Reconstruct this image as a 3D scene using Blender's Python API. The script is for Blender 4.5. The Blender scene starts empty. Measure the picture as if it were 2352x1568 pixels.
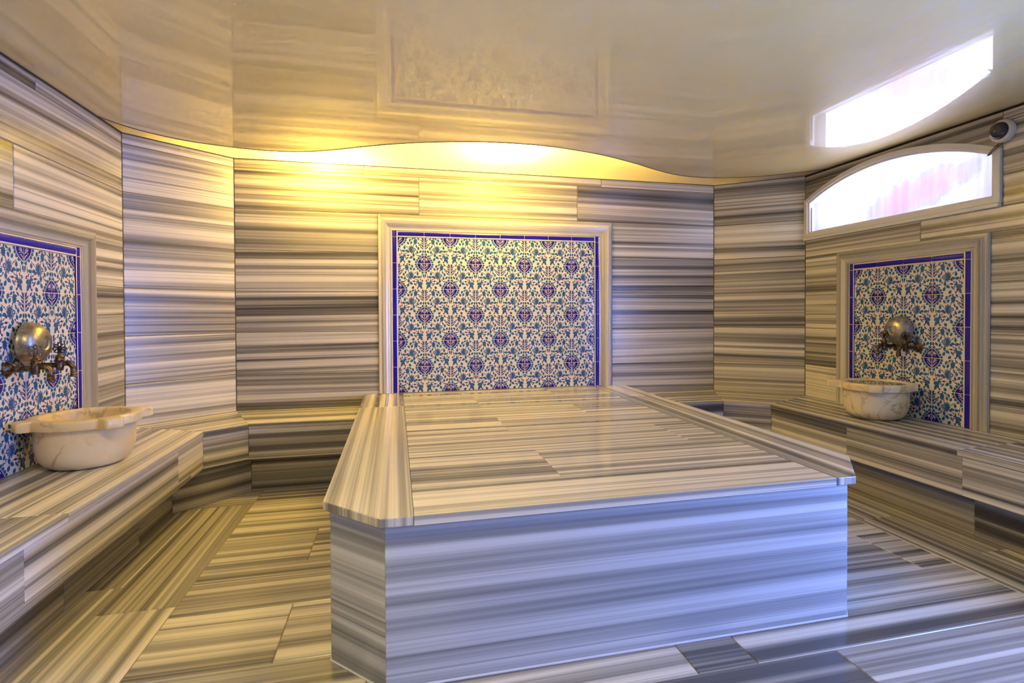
import bpy, bmesh, math, random
from mathutils import Vector, Matrix
R = random.Random(7)
scn = bpy.context.scene
COL = scn.collection

# ------------------------------------------------------------------ key dimensions (metres, floor z = 0)
XL, XR, YB, YR = -1.636, 3.292, 4.306, -1.75        # left wall, right wall, back wall, rear wall behind the camera
ZC, ZB, ZP = 2.273, 0.458, 0.538                    # ceiling, bench top, platform top
A, B, C, D = (XL, 3.856), (-1.127, YB), (2.740, YB), (XR, 3.837)   # splayed corners
COURSE = [0.718, 1.018, 1.318, 1.616, 1.911, 2.205]

# ------------------------------------------------------------------ mesh helpers
class M:
    def __init__(s): s.v, s.f, s.m, s.uv, s.tone, s.sm = [], [], [], [], [], []
    def face(s, pts, mat=0, uv=None, tone=0.5, smooth=False):
        b = len(s.v); s.v += [tuple(p) for p in pts]
        s.f.append(list(range(b, b + len(pts)))); s.m.append(mat)
        s.uv.append(uv or [(0, 0)] * len(pts)); s.tone.append(tone); s.sm.append(smooth)
    def grid(s, rows, mat=0, close=False, smooth=True, tone=0.5, uvf=None):
        """rows of equal length points joined into quads with shared vertices"""
        b = len(s.v); n = len(rows[0])
        for r in rows: s.v += [tuple(p) for p in r]
        for i in range(len(rows) - 1):
            for j in range(n if close else n - 1):
                k = (j + 1) % n
                ids = [b + i*n + j, b + i*n + k, b + (i+1)*n + k, b + (i+1)*n + j]
                s.f.append(ids); s.m.append(mat); s.tone.append(tone); s.sm.append(smooth)
                s.uv.append([uvf(s.v[q]) for q in ids] if uvf else [(0, 0)] * 4)
    def box(s, c, d, mat=0, rot=None):
        x, y, z = d[0]/2, d[1]/2, d[2]/2
        P = [Vector(p) for p in ((-x,-y,-z),(x,-y,-z),(x,y,-z),(-x,y,-z),(-x,-y,z),(x,-y,z),(x,y,z),(-x,y,z))]
        if rot: P = [rot @ p for p in P]
        P = [p + Vector(c) for p in P]
        for q in ((0,3,2,1),(4,5,6,7),(0,1,5,4),(1,2,6,5),(2,3,7,6),(3,0,4,7)): s.face([P[i] for i in q], mat)
    def tube(s, path, rad, mat=0, n=12, caps=True):
        path = [Vector(p) for p in path]; rows = []
        if not isinstance(rad, (list, tuple)): rad = [rad] * len(path)
        t0 = (path[1] - path[0]).normalized()
        nrm = t0.orthogonal().normalized()
        for i, p in enumerate(path):
            t = (path[min(i+1, len(path)-1)] - path[max(i-1, 0)]).normalized()
            nrm = (nrm - t * nrm.dot(t)).normalized(); bn = t.cross(nrm)
            rows.append([p + (nrm*math.cos(a) + bn*math.sin(a)) * rad[i] for a in [2*math.pi*k/n for k in range(n)]])
        s.grid(rows, mat, close=True)
        if caps:
            s.face(rows[0][::-1], mat); s.face(rows[-1], mat)
    def lathe(s, prof, T=Matrix(), n=32, mat=0, smooth=True):
        rows = [[T @ Vector((r*math.cos(2*math.pi*k/n), r*math.sin(2*math.pi*k/n), z)) for k in range(n)] for r, z in prof]
        s.grid(rows, mat, close=True, smooth=smooth)
    def build(s, name, mats, parent=None, weld=False, bevel=0):
        me = bpy.data.meshes.new(name); me.from_pydata(s.v, [], s.f)
        for m in (mats if isinstance(mats, (list, tuple)) else [mats]): me.materials.append(m)
        me.polygons.foreach_set('material_index', s.m); me.polygons.foreach_set('use_smooth', s.sm)
        ul = me.uv_layers.new(name='UVMap'); at = me.attributes.new('tone', 'FLOAT', 'FACE')
        at.data.foreach_set('value', s.tone)
        ul.data.foreach_set('uv', [c for f in s.uv for p in f for c in p])
        me.validate(); me.update()
        if weld or bevel:
            bm = bmesh.new(); bm.from_mesh(me); bmesh.ops.remove_doubles(bm, verts=bm.verts, dist=1e-5)
            if bevel:
                es = [e for e in bm.edges if len(e.link_faces) == 2 and e.calc_face_angle(0) > 0.3]
                bmesh.ops.bevel(bm, geom=es, offset=bevel, segments=2, profile=0.5, affect='EDGES')
            bm.to_mesh(me); bm.free()
        o = bpy.data.objects.new(name, me); COL.objects.link(o)
        if parent: o.parent = parent
        return o

def empty(name, loc=(0, 0, 0), rz=0):
    o = bpy.data.objects.new(name, None); o.empty_display_size = 0.1
    o.location = loc; o.rotation_euler = (0, 0, rz); COL.objects.link(o); return o
def tag(o, label=None, cat=None, group=None, kind=None):
    for k, v in (('label', label), ('category', cat), ('group', group), ('kind', kind)):
        if v: o[k] = v
    return o
def rel(o, parent):
    """parent an object built in world space to an empty, keeping its place"""
    o.parent = parent; o.matrix_parent_inverse = Matrix.Translation(-Vector(parent.location)) ; return o

# ------------------------------------------------------------------ material helpers
def mat(name):
    m = bpy.data.materials.new(name); m.use_nodes = True
    nt = m.node_tree; bs = nt.nodes['Principled BSDF']; return m, nt, bs
def N(nt, t, **k):
    n = nt.nodes.new(t)
    for a, b in k.items():
        if a.startswith('i_'): n.inputs[int(a[2:]) if a[2:].isdigit() else a[2:].replace('_', ' ')].default_value = b
        else: setattr(n, a, b)
    return n
def ramp(nt, stops, interp='LINEAR'):
    r = nt.nodes.new('ShaderNodeValToRGB'); e = r.color_ramp.elements; r.color_ramp.interpolation = interp
    e[0].position, e[0].color = stops[0][0], (*stops[0][1], 1); e[1].position, e[1].color = stops[-1][0], (*stops[-1][1], 1)
    for p, c in stops[1:-1]:
        q = e.new(p); q.color = (*c, 1)
    return r
def g3(v): return (v, v, v)
def simple(name, col, rough=0.5, metal=0, spec=0.5, coat=0):
    m, nt, b = mat(name)
    b.inputs['Base Color'].default_value = (*col, 1); b.inputs['Roughness'].default_value = rough
    b.inputs['Metallic'].default_value = metal; b.inputs['Specular IOR Level'].default_value = spec
    b.inputs['Coat Weight'].default_value = coat; b.inputs['Coat Roughness'].default_value = 0.05
    return m

def marble(name, rough=0.16, gain=1.0, kv=21.0, contrast=1.0, tint=(1.05, .99, .84)):
    """grey and white straight-banded marble; UV in metres, U along the bands, random slab offset baked in the UV"""
    m, nt, b = mat(name); L = nt.links.new
    uv = N(nt, 'ShaderNodeUVMap', uv_map='UVMap')
    def band(su, sv, detail, rg, off):
        mp = N(nt, 'ShaderNodeMapping'); mp.inputs['Scale'].default_value = (su, sv, 1); mp.inputs['Location'].default_value = (off, off*1.7, off)
        L(uv.outputs[0], mp.inputs[0])
        nz = N(nt, 'ShaderNodeTexNoise', noise_dimensions='2D'); nz.inputs['Scale'].default_value = 1; nz.inputs['Detail'].default_value = detail; nz.inputs['Roughness'].default_value = rg
        L(mp.outputs[0], nz.inputs['Vector']); return nz.outputs[0]
    n1 = band(0.10, kv, 3, 0.60, 3.1)
    n2 = band(0.12, kv*0.30, 2, 0.5, 11.7)
    mix = N(nt, 'ShaderNodeMix'); mix.inputs[0].default_value = 0.22; L(n1, mix.inputs[2]); L(n2, mix.inputs[3])
    at = N(nt, 'ShaderNodeAttribute', attribute_name='tone')
    ad = N(nt, 'ShaderNodeMath', operation='MULTIPLY_ADD'); ad.inputs[1].default_value = 0.07; L(at.outputs['Fac'], ad.inputs[0])
    sb = N(nt, 'ShaderNodeMath', operation='SUBTRACT'); sb.inputs[1].default_value = 0.035; L(mix.outputs[0], sb.inputs[0]); L(sb.outputs[0], ad.inputs[2])
    k = gain
    st = [(0.33, (0.075, .074, .076)), (0.395, (.17, .167, .168)), (0.445, (.275, .27, .268)), (0.50, (.38, .372, .366)), (0.545, (.55, .54, .53)), (0.60, (.70, .69, .675)), (0.68, (.80, .79, .775))]
    rp = ramp(nt, [(p, tuple((.47 + (c-.47)*contrast)*k*w_ for c, w_ in zip(q, tint))) for p, q in st]); L(ad.outputs[0], rp.inputs[0])
    # hairline dark veins
    n3 = band(0.22, kv*3.2, 2, 0.55, 23.0)
    r3 = ramp(nt, [(0.64, g3(1)), (0.69, g3(0.55)), (0.74, g3(0.30))]); L(n3, r3.inputs[0])
    mu = N(nt, 'ShaderNodeMix', data_type='RGBA', blend_type='MULTIPLY'); mu.inputs[0].default_value = 0.75*contrast
    L(rp.outputs[0], mu.inputs[6]); L(r3.outputs[0], mu.inputs[7])
    # fine crystalline grain
    gr = N(nt, 'ShaderNodeTexNoise'); gr.inputs['Scale'].default_value = 420; gr.inputs['Detail'].default_value = 1
    gm = N(nt, 'ShaderNodeMapRange'); gm.inputs['From Min'].default_value = .3; gm.inputs['From Max'].default_value = .7; gm.inputs['To Min'].default_value = .92; gm.inputs['To Max'].default_value = 1.06
    gc = N(nt, 'ShaderNodeNewGeometry'); L(gc.outputs['Position'], gr.inputs['Vector']); L(gr.outputs[0], gm.inputs[0])
    m2 = N(nt, 'ShaderNodeMix', data_type='RGBA', blend_type='MULTIPLY'); m2.inputs[0].default_value = 1
    L(mu.outputs[2], m2.inputs[6]); L(gm.outputs[0], m2.inputs[7]); L(m2.outputs[2], b.inputs['Base Color'])
    rn = N(nt, 'ShaderNodeTexNoise'); rn.inputs['Scale'].default_value = 5; rn.inputs['Detail'].default_value = 3; L(gc.outputs['Position'], rn.inputs['Vector'])
    rm = N(nt, 'ShaderNodeMapRange'); rm.inputs['From Min'].default_value = .35; rm.inputs['From Max'].default_value = .7; rm.inputs['To Min'].default_value = rough*.97; rm.inputs['To Max'].default_value = rough*1.03
    L(rn.outputs[0], rm.inputs[0]); L(rm.outputs[0], b.inputs['Roughness'])
    return m

MW = marble('wall_marble', 0.26, 1.0, contrast=1.0)
MF = marble('floor_marble', 0.22, 1.0, kv=18, contrast=.92)
MP = marble('platform_marble', 0.11, 1.0, contrast=.9)
MPF = marble('platform_side_marble', 0.17, 1.04, kv=18, contrast=.68, tint=(.96, .99, 1.0))
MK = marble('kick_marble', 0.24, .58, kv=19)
MFR = marble('frame_marble', 0.22, 1.02, kv=24, contrast=.7)
GROUT = simple('grout', (.24, .185, .10), .8)
GROUTL = simple('light_grout', (.74, .66, .50), .7)
GRDK = simple('dark_joint', (.05, .04, .025), .9)

def tilt(uvs, a):
    c, s = math.cos(a), math.sin(a); return [(x*c - y*s, x*s + y*c) for x, y in uvs]

class Plane:
    """a vertical wall seen from inside: u runs left to right, v up, d towards the room"""
    def __init__(s, p0, p1):
        s.O = Vector((*p0, 0)); d = Vector((*p1, 0)) - s.O; s.len = d.length; s.U = d.normalized()
        s.Z = Vector((0, 0, 1)); s.N = s.U.cross(s.Z)
    def P(s, u, v, d=0): return s.O + s.U*u + s.Z*v + s.N*d
class Floor:
    def __init__(s, z): s.z = z
    def P(s, u, v, d=0): return Vector((u, v, s.z + d))

def slabs(m, pl, rects, gap=0.005, bev=0.0022, along='u', depth=0.0, mat=0, gmat=1):
    for q in rects:
        u0, u1, v0, v1 = q[:4]; al = q[4] if len(q) > 4 else along
        if u1 - u0 < 0.004 or v1 - v0 < 0.004: continue
        ou, ov, an, tn = R.uniform(0, 40), R.uniform(0, 60), R.uniform(-.014, .014), R.random()
        if len(q) > 5: tn = q[5]
        def uvw(pts):
            w = [(a, b_) if al == 'u' else (b_, a) for a, b_ in pts]
            return [(x + ou, y + ov) for x, y in tilt(w, an)]
        g = gap/2; a0, a1, b0, b1 = u0+g, u1-g, v0+g, v1-g
        i0, i1, j0, j1 = a0+bev, a1-bev, b0+bev, b1-bev
        O_ = [(a0, b0), (a1, b0), (a1, b1), (a0, b1)]; I_ = [(i0, j0), (i1, j0), (i1, j1), (i0, j1)]
        m.face([pl.P(*p, depth) for p in I_], mat, uvw(I_), tn)
        for k in range(4):
            n = (k+1) % 4; pts = [O_[k], O_[n], I_[n], I_[k]]
            m.face([pl.P(*O_[k], depth-bev), pl.P(*O_[n], depth-bev), pl.P(*I_[n], depth), pl.P(*I_[k], depth)], mat, uvw(pts), tn)
        m.face([pl.P(u0, v0, depth-bev), pl.P(u1, v0, depth-bev), pl.P(u1, v1, depth-bev), pl.P(u0, v1, depth-bev)], gmat)

def courses(u0, u1, z0, z1, joints=None, cuts=None):
    """wall rectangles course by course; joints: {course index: [u, ...]}"""
    zs = [z0] + [z for z in COURSE if z0 + .01 < z < z1 - .01] + [z1]; out = []
    for a, b_ in zip(zs, zs[1:]):
        us = [u0] + sorted(u for zz, u in (joints or []) if a - .01 <= zz <= b_ + .01 and u0 < u < u1) + [u1]
        out += [(p, q, a, b_) for p, q in zip(us, us[1:])]
    return out

# ------------------------------------------------------------------ walls
def wall(name, pl, rects):
    m = M(); slabs(m, pl, rects); return tag(m.build(name, [MW, GROUT]), kind='structure')

PB = Plane(B, C)                     # back wall, u = x + 1.127
bx = lambda x: x - B[0]
rects = courses(0, bx(-.131), ZB - .03, COURSE[4]) + courses(bx(1.769), PB.len, ZB - .03, COURSE[4])
rects += courses(0, PB.len, COURSE[4], ZC, [(2.05, bx(.177)), (2.05, bx(1.468)), (2.24, bx(-.233)), (2.24, bx(1.68))])
wall('wall_back', PB, rects)
PA = Plane(A, B); wall('wall_back_left', PA, courses(0, PA.len, ZB - .03, ZC))
PD = Plane(C, D); wall('wall_back_right', PD, courses(0, PD.len, ZB - .03, ZC))

PL = Plane((XL, YR), A)              # left wall, u = y - YR
ly = lambda y: y - YR
fl0, fl1, ftop = 2.405, 3.51, 1.604  # marble frame of the left tile panel
rects = courses(ly(fl1), PL.len, 0, ftop) + courses(0, ly(fl0), 0, ftop, [(.6, ly(.9)), (.9, ly(1.5)), (1.2, ly(.6)), (1.5, ly(1.4)), (.2, ly(.2))])
rects += courses(0, PL.len, ftop, ZC, [(1.8, ly(2.875)), (1.8, ly(1.4)), (2.1, ly(1.9)), (2.1, ly(.4)), (2.24, ly(3.04)), (2.24, ly(1.0)), (1.61, ly(1.8))])
wall('wall_left', PL, rects)

PRt = Plane(D, (XR, YR))             # right wall, u = 3.837 - y
ry = lambda y: D[1] - y
fr1, fr0, rtop = 3.492, 2.394, 1.600
W1 = (3.836, 2.335)                 # arched windows: near the corner, and nearer the doorway (outside the frame)
WZ0, WZS, WZT = 1.738, 2.062, 2.236                    # window sill, springing, crown
rects = courses(0, ry(fr1), ZB - .03, rtop) + courses(ry(fr0), PRt.len, ZB - .03, rtop, [(.6, ry(1.2)), (.9, ry(1.5)), (1.2, ry(.9)), (1.5, ry(.3))])
rects += [(0, ry(2.822), rtop, WZ0), (ry(2.822), ry(1.7), rtop, WZ0), (ry(1.7), ry(.2), rtop, WZ0), (ry(.2), PRt.len, rtop, WZ0)]
rects += courses(ry(W1[1]), PRt.len, WZ0, ZC, [(1.8, ry(1.4)), (2.1, ry(.8))])
DR = (.95, -.05, 1.95)                                 # glazed door beside the camera (outside the frame)
cut = []
for q in rects:
    if q[1] <= ry(DR[0]) or q[0] >= ry(DR[1]) or q[2] >= DR[2]: cut.append(q); continue
    if q[0] < ry(DR[0]): cut.append((q[0], ry(DR[0]), q[2], q[3]))
    if q[1] > ry(DR[1]): cut.append((ry(DR[1]), q[1], q[2], q[3]))
    if q[3] > DR[2]: cut.append((max(q[0], ry(DR[0])), min(q[1], ry(DR[1])), DR[2], q[3]))
rects = cut
mw = M(); slabs(mw, PRt, rects)
def arch_z(t, z0, z1, off=0.0):
    """segmental arch height, t in 0..1"""
    h = z1 - z0; r = (0.75**2 + h*h)/(2*h); x = (t - .5)*1.5
    return z1 - r + math.sqrt(r*r - x*x) + off
def spandrel(w):
    ou, ov = R.uniform(0, 40), R.uniform(0, 60)
    n = 24
    for i in range(n):
        t0, t1 = i/n, (i+1)/n
        y0, y1 = w[0] + (w[1]-w[0])*t0, w[0] + (w[1]-w[0])*t1
        q = [(ry(y0), arch_z(t0, WZS, WZT)-.02), (ry(y1), arch_z(t1, WZS, WZT)-.02), (ry(y1), ZC), (ry(y0), ZC)]
        mw.face([PRt.P(*p) for p in q], 0, [(a+ou, b_+ov) for a, b_ in q], .55)
spandrel(W1)
for y0, y1, z0 in ((3.95, 3.80, 2.0), (2.37, 2.29, WZ0)):
    mw.face([(XR+.0028, y0, z0), (XR+.0028, y1, z0), (XR+.0028, y1, ZC), (XR+.0028, y0, ZC)], 1)
tag(mw.build('wall_right', [MW, GROUT]), kind='structure')
PRr = Plane((XR, YR), (XL, YR))
wall('wall_rear', PRr, courses(0, PRr.len, 0, ZC, [(.3, 1.5), (.9, 3.2), (1.2, 1.8), (1.5, 3.4), (2.1, 2.2)]))

# ------------------------------------------------------------------ floor
m = M(); fl = Floor(0.0)
rows = [(-1.75, -1.18), (-1.18, -.80), (-.80, -.41), (-.41, -.02), (-.02, .37), (.37, .76), (.76, 1.15), (1.15, 1.54), (1.54, 1.93), (1.93, 2.31), (2.31, 2.70), (2.70, 3.09), (3.09, 3.46), (3.46, 3.85)]
jx = {7: [.2, 1.445], 8: [-.1, .93, 1.147], 9: [-.408, 2.29], 10: [.3, 1.2], 11: [-.413, 1.9], 12: [.5], 13: [.7]}
rects = []
for i, (y0, y1) in enumerate(rows):
    xs = [-.853] + jx.get(i, [R.uniform(-.3, .6), R.uniform(1.2, 2.1)]) + [2.472]
    if i >= 12: xs[0] = -.853
    rects += [(a, b_, y0, y1) + (('u', -2.0 if i == 7 else -.9) if (i, b_) in ((7, 1.445), (8, 1.147)) else ()) for a, b_ in zip(xs, xs[1:])]
slabs(m, fl, rects, gap=.003)
ys = [-1.75, -.6, .9, 2.398, 3.58]
slabs(m, fl, [(-1.133, -.853, a, b_, 'v') for a, b_ in zip(ys, ys[1:])], gap=.003)
slabs(m, fl, [(-1.34, -1.133, a, b_, 'v') for a, b_ in zip([-1.75, -.2, 1.4, 2.622], [-.2, 1.4, 2.622, 3.58])], gap=.003)
slabs(m, fl, [(2.472, 2.70, a, b_, 'v') for a, b_ in zip([-1.75, -.3, 1.1, 2.478], [-.3, 1.1, 2.478, 3.5])], gap=.003)
slabs(m, fl, [(2.93, XR+.05, -1.75, 1.2, 'v')]); slabs(m, fl, [(2.70, 2.93, a, b_, 'v') for a, b_ in zip([-1.75, .2, 2.0], [.2, 2.0, 3.5])], gap=.003)
slabs(m, fl, [(-1.34, -.853, 3.58, 3.9), (2.472, 2.93, 3.5, 3.9)], gap=.003)
# splayed border ends by the back left corner of the floor
def fpoly(pts, ang, z):
    ou, ov, c, s = R.uniform(0, 40), R.uniform(0, 60), math.cos(ang), math.sin(ang)
    m.face([(x, y, z) for x, y in pts], 0, [(x*c + y*s + ou, -x*s + y*c + ov) for x, y in pts], R.random())
tag(m.build('floor', [MF, GROUT]), kind='structure')

# ------------------------------------------------------------------ benches and platform: prisms of marble
def prism(name, poly, z0, z1, ang, parent, mt, bevel=.0035, tone=None, sidegrain=True):
    """plan polygon (counter-clockwise) extruded from z0 to z1; bands run along angle ang"""
    m = M(); ou, ov = R.uniform(0, 40), R.uniform(0, 60); c, s = math.cos(ang), math.sin(ang)
    tn = R.random() if tone is None else tone
    f = lambda x, y: (x*c + y*s + ou, -x*s + y*c + ov)
    m.face([(x, y, z1) for x, y in poly], 0, [f(x, y) for x, y in poly], tn)
    m.face([(x, y, z0) for x, y in poly][::-1], 0, [f(x, y) for x, y in poly][::-1], tn)
    for i in range(len(poly)):
        p, q = poly[i], poly[(i+1) % len(poly)]; l = math.dist(p, q)
        d = Vector((q[0]-p[0], q[1]-p[1])).normalized(); cr = abs(d.x*c + d.y*s)
        if sidegrain and cr < .8:      # end grain: bands seen end-on, upright
            uv = [(z + ou, e + ov) for z, e in ((z0, f(*p)[1]-ov), (z0, f(*q)[1]-ov), (z1, f(*q)[1]-ov), (z1, f(*p)[1]-ov))]
        else:
            e0 = f(*p)[1] if sidegrain else ov
            uv = [(ou + a, e0 + z) for a, z in ((0, z0), (l, z0), (l, z1), (0, z1))]
        m.face([(*p, z0), (*q, z0), (*q, z1), (*p, z1)], 0, uv, tn)
    o = m.build(name, [mt], None, bevel=bevel)
    if parent: rel(o, parent)
    return o
def panel(name, p, q, z0, z1, th, parent, mt, bevel=.0025, tone=None):
    """upright slab whose visible face runs p -> q (room on the right-hand side of p->q as N = U x Z), thickness behind it"""
    pl = Plane(p, q); a, b_ = Vector(p), Vector(q); n = pl.N.xy
    return prism(name, [p, q, tuple(b_ - n*th), tuple(a - n*th)], z0, z1, math.atan2(pl.U.y, pl.U.x), parent, mt, bevel, tone, sidegrain=False)

SL = .030                      # slab thickness
FZ = .232                      # lower edge of the bench fronts
AB = math.atan2(B[1]-A[1], B[0]-A[0]); CD = math.atan2(D[1]-C[1], D[0]-C[0])
def edge_pts(dl, dc, dbk):
    """inner corner points of an offset of the left / splay / back lines"""
    return None
e = .004
# left bench
bl = tag(empty('stone_bench', (-1.35, 2.2, 0)), 'banded grey marble wall bench under the left washbasin, left of the platform', 'bench')
F1, F2 = (-1.112, 3.578), (-.912, 3.744)
prism('seat_slab', [(XL+.003, -1.7), (-1.121, -1.7), (-1.121, .6), (XL+.003, .6)], ZB-SL, ZB, math.pi/2, bl, MW)
prism('seat_slab', [(XL+.003, .6), (-1.121, .6), (-1.121, 2.224), (XL+.003, 2.224)], ZB-SL, ZB, math.pi/2, bl, MW, tone=.7)
prism('seat_slab', [(XL+.003, 2.2245), (-1.121, 2.2245), (F1[0]-.006, F1[1]), A], ZB-SL, ZB, math.pi/2, bl, MW, tone=.75)
prism('seat_slab', [A, F1, F2, B], ZB-SL, ZB, AB, bl, MW, tone=.75)
prism('seat_slab', [B, F2, (-.2415, F2[1]), (-.2415, YB)], ZB-SL, ZB, 0, bl, MW, tone=.75)
def off(p, q, d):
    n = Plane(p, q).N.xy; return n*d
fx, fy = -1.128, F2[1] + .012
G1, G2 = (-1.122, 3.588), (-.916, 3.757)
for y0, y1 in ((-1.7, .7), (.7, 2.0), (2.0, 3.228)): panel('front_panel', (fx, y0), (fx, y1), FZ, ZB-SL, .03, bl, MW)
panel('front_panel', (fx, 3.228), G1, FZ, ZB-SL, .03, bl, MW, tone=.7)
panel('front_panel', G1, G2, FZ, ZB-SL, .03, bl, MW, tone=.6)
panel('front_panel', G2, (-.2415, G2[1]), FZ, ZB-SL, .03, bl, MW, tone=.4)
T1, T2 = (-1.262, 3.517), (-.922, 3.842)
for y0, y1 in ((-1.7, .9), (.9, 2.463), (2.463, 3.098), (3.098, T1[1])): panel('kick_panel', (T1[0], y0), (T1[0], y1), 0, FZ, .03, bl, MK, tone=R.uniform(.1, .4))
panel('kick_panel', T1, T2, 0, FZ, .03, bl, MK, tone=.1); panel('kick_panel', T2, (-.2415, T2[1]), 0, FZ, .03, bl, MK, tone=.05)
# underside boards closing the overhang
prism('underside', [(-1.30, -1.7), (-1.13, -1.7), (-1.125, 3.59), (-1.275, 3.52)], FZ-.002, FZ+.02, math.pi/2, bl, MW, bevel=0)
prism('underside', [(-1.275, 3.52), (-1.125, 3.59), (-.918, 3.76), (-.93, 3.85)], FZ-.002, FZ+.02, AB, bl, MW, bevel=0)
prism('underside', [(-.93, 3.85), (-.918, 3.76), (-.2415, 3.76), (-.2415, 3.85)], FZ-.002, FZ+.02, 0, bl, MW, bevel=0)
# right bench
br = tag(empty('stone_bench', (3.0, 2.2, 0)), 'banded grey marble wall bench under the arched window, right of the platform', 'bench')
H1, H2 = (2.472, 3.745), (2.727, 3.530)
prism('seat_slab', [(1.8755, H1[1]), H1, C, (1.8755, YB)], ZB-SL, ZB, 0, br, MW, tone=.6)
prism('seat_slab', [H1, H2, D, C], ZB-SL, ZB, CD, br, MW, tone=.55)
prism('seat_slab', [(2.730, 2.137), (XR, 2.182), D, H2], ZB-SL, ZB, math.pi/2, br, MW, tone=.5)
prism('seat_slab', [(2.730, 1.0), (XR, 1.0), (XR, 2.1815), (2.730, 2.1365)], ZB-SL, ZB, math.pi/2, br, MW, tone=.5)
panel('front_panel', (2.74, 1.002), (XR, 1.002), 0, ZB-SL, .02, br, MW)
K1, K2, gx = (2.476, 3.757), (2.737, 3.538), 2.738
panel('front_panel', (1.8755, K1[1]), K1, FZ, ZB-SL, .03, br, MW, tone=.3)
panel('front_panel', K1, K2, FZ, ZB-SL, .03, br, MW, tone=.35)
for y1, y0 in ((K2[1], 2.834), (2.834, 2.116), (2.116, 1.0)): panel('front_panel', (gx, y1), (gx, y0), FZ, ZB-SL, .03, br, MW)
S1, S2 = (2.484, 3.842), (2.86, 3.53)
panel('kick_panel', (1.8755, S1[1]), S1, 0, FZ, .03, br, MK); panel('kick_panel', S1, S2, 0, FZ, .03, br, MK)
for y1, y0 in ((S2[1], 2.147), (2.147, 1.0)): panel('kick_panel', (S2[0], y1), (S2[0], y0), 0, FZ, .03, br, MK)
prism('underside', [(2.74, 1.0), (2.90, 1.0), (2.88, 3.53), (2.742, 3.54)], FZ-.002, FZ+.02, math.pi/2, br, MW, bevel=0)
prism('underside', [(2.478, 3.76), (2.742, 3.54), (2.88, 3.53), (2.49, 3.85)], FZ-.002, FZ+.02, CD, br, MW, bevel=0)
prism('underside', [(1.8755, 3.76), (2.478, 3.76), (2.49, 3.85), (1.8755, 3.85)], FZ-.002, FZ+.02, 0, br, MW, bevel=0)

# platform
pf = tag(empty('marble_platform', (.82, 3.0, 0)), 'large banded marble hammam platform with clipped corners in the middle of the room', 'platform')
yF, pxl, pxr, sl, sr = 1.676, -.2405, 1.874, .047, 1.578
Z0, Z1 = ZP-SL, ZP
q1, q2 = (-.239, 1.883), (-.052, yF); q3, q4 = (1.663, yF), (1.874, 1.927)
lb = lambda y: sl
prism('edge_slab', [q1, q2, (sl, yF), (sl, 3.696), (pxl, 3.696)], Z0, Z1, math.pi/2, pf, MP, tone=.72)
prism('edge_slab', [(pxl, 3.697), (sl, 3.697), (sl, YB), (pxl, YB)], Z0, Z1, math.pi/2, pf, MP, tone=.65)
prism('edge_slab', [(sr, yF), q3, q4, (pxr, 3.70), (sr, 3.70)], Z0, Z1, math.pi/2, pf, MP, tone=.7)
prism('edge_slab', [(sr, 3.701), (pxr, 3.701), (pxr, YB), (sr, YB)], Z0, Z1, math.pi/2, pf, MP, tone=.6)
g = .0006
pr = [(yF, 1.955, []), (1.955, 2.362, [.60]), (2.362, 2.751, [1.368]), (2.751, 3.147, [.568]), (3.147, 3.52, [1.14]), (3.52, 3.922, [.54]), (3.922, YB, [1.163])]
for y0, y1, js in pr:
    xs = [sl] + js + [sr]
    for a, b_ in zip(xs, xs[1:]):
        prism('top_slab', [(a+g, y0+(g if y0 > yF else 0)), (b_-g, y0+(g if y0 > yF else 0)), (b_-g, y1-g), (a+g, y1-g)], Z0, Z1, R.uniform(-.01, .01), pf, MP, bevel=.0012, tone=.72 if y0 == yF else R.uniform(.45, .8))
o_ = .024; yb = yF + o_
c1, c2, c3, c4 = (pxl+.022, 1.895), (-.040, yb), (1.648, yb), (1.846, 1.935)
panel('side_panel', (c1[0], YB-.01), c1, 0, Z0, .03, pf, MPF, tone=.35)
panel('corner_panel', c1, c2, 0, Z0, .03, pf, MPF, tone=.6)
panel('front_panel', c2, c3, 0, Z0, .03, pf, MPF, tone=.62)
panel('corner_panel', c3, c4, 0, Z0, .03, pf, MPF)
panel('side_panel', c4, (c4[0], YB-.01), 0, Z0, .03, pf, MPF)
mm = M()                                            # silicone bead where the platform meets the floor
mm.tube([(c1[0], 3.8, .002), (c1[0], c1[1], .002)], .004, n=6); mm.tube([(*c1, .002), (*c2, .002)], .004, n=6)
mm.tube([(*c2, .002), (*c3, .002)], .005, n=6); mm.tube([(*c3, .002), (*c4, .002)], .004, n=6)
rel(mm.build('joint_bead', [simple('bead_silicone', (.62, .64, .68), .5)]), pf)

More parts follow.
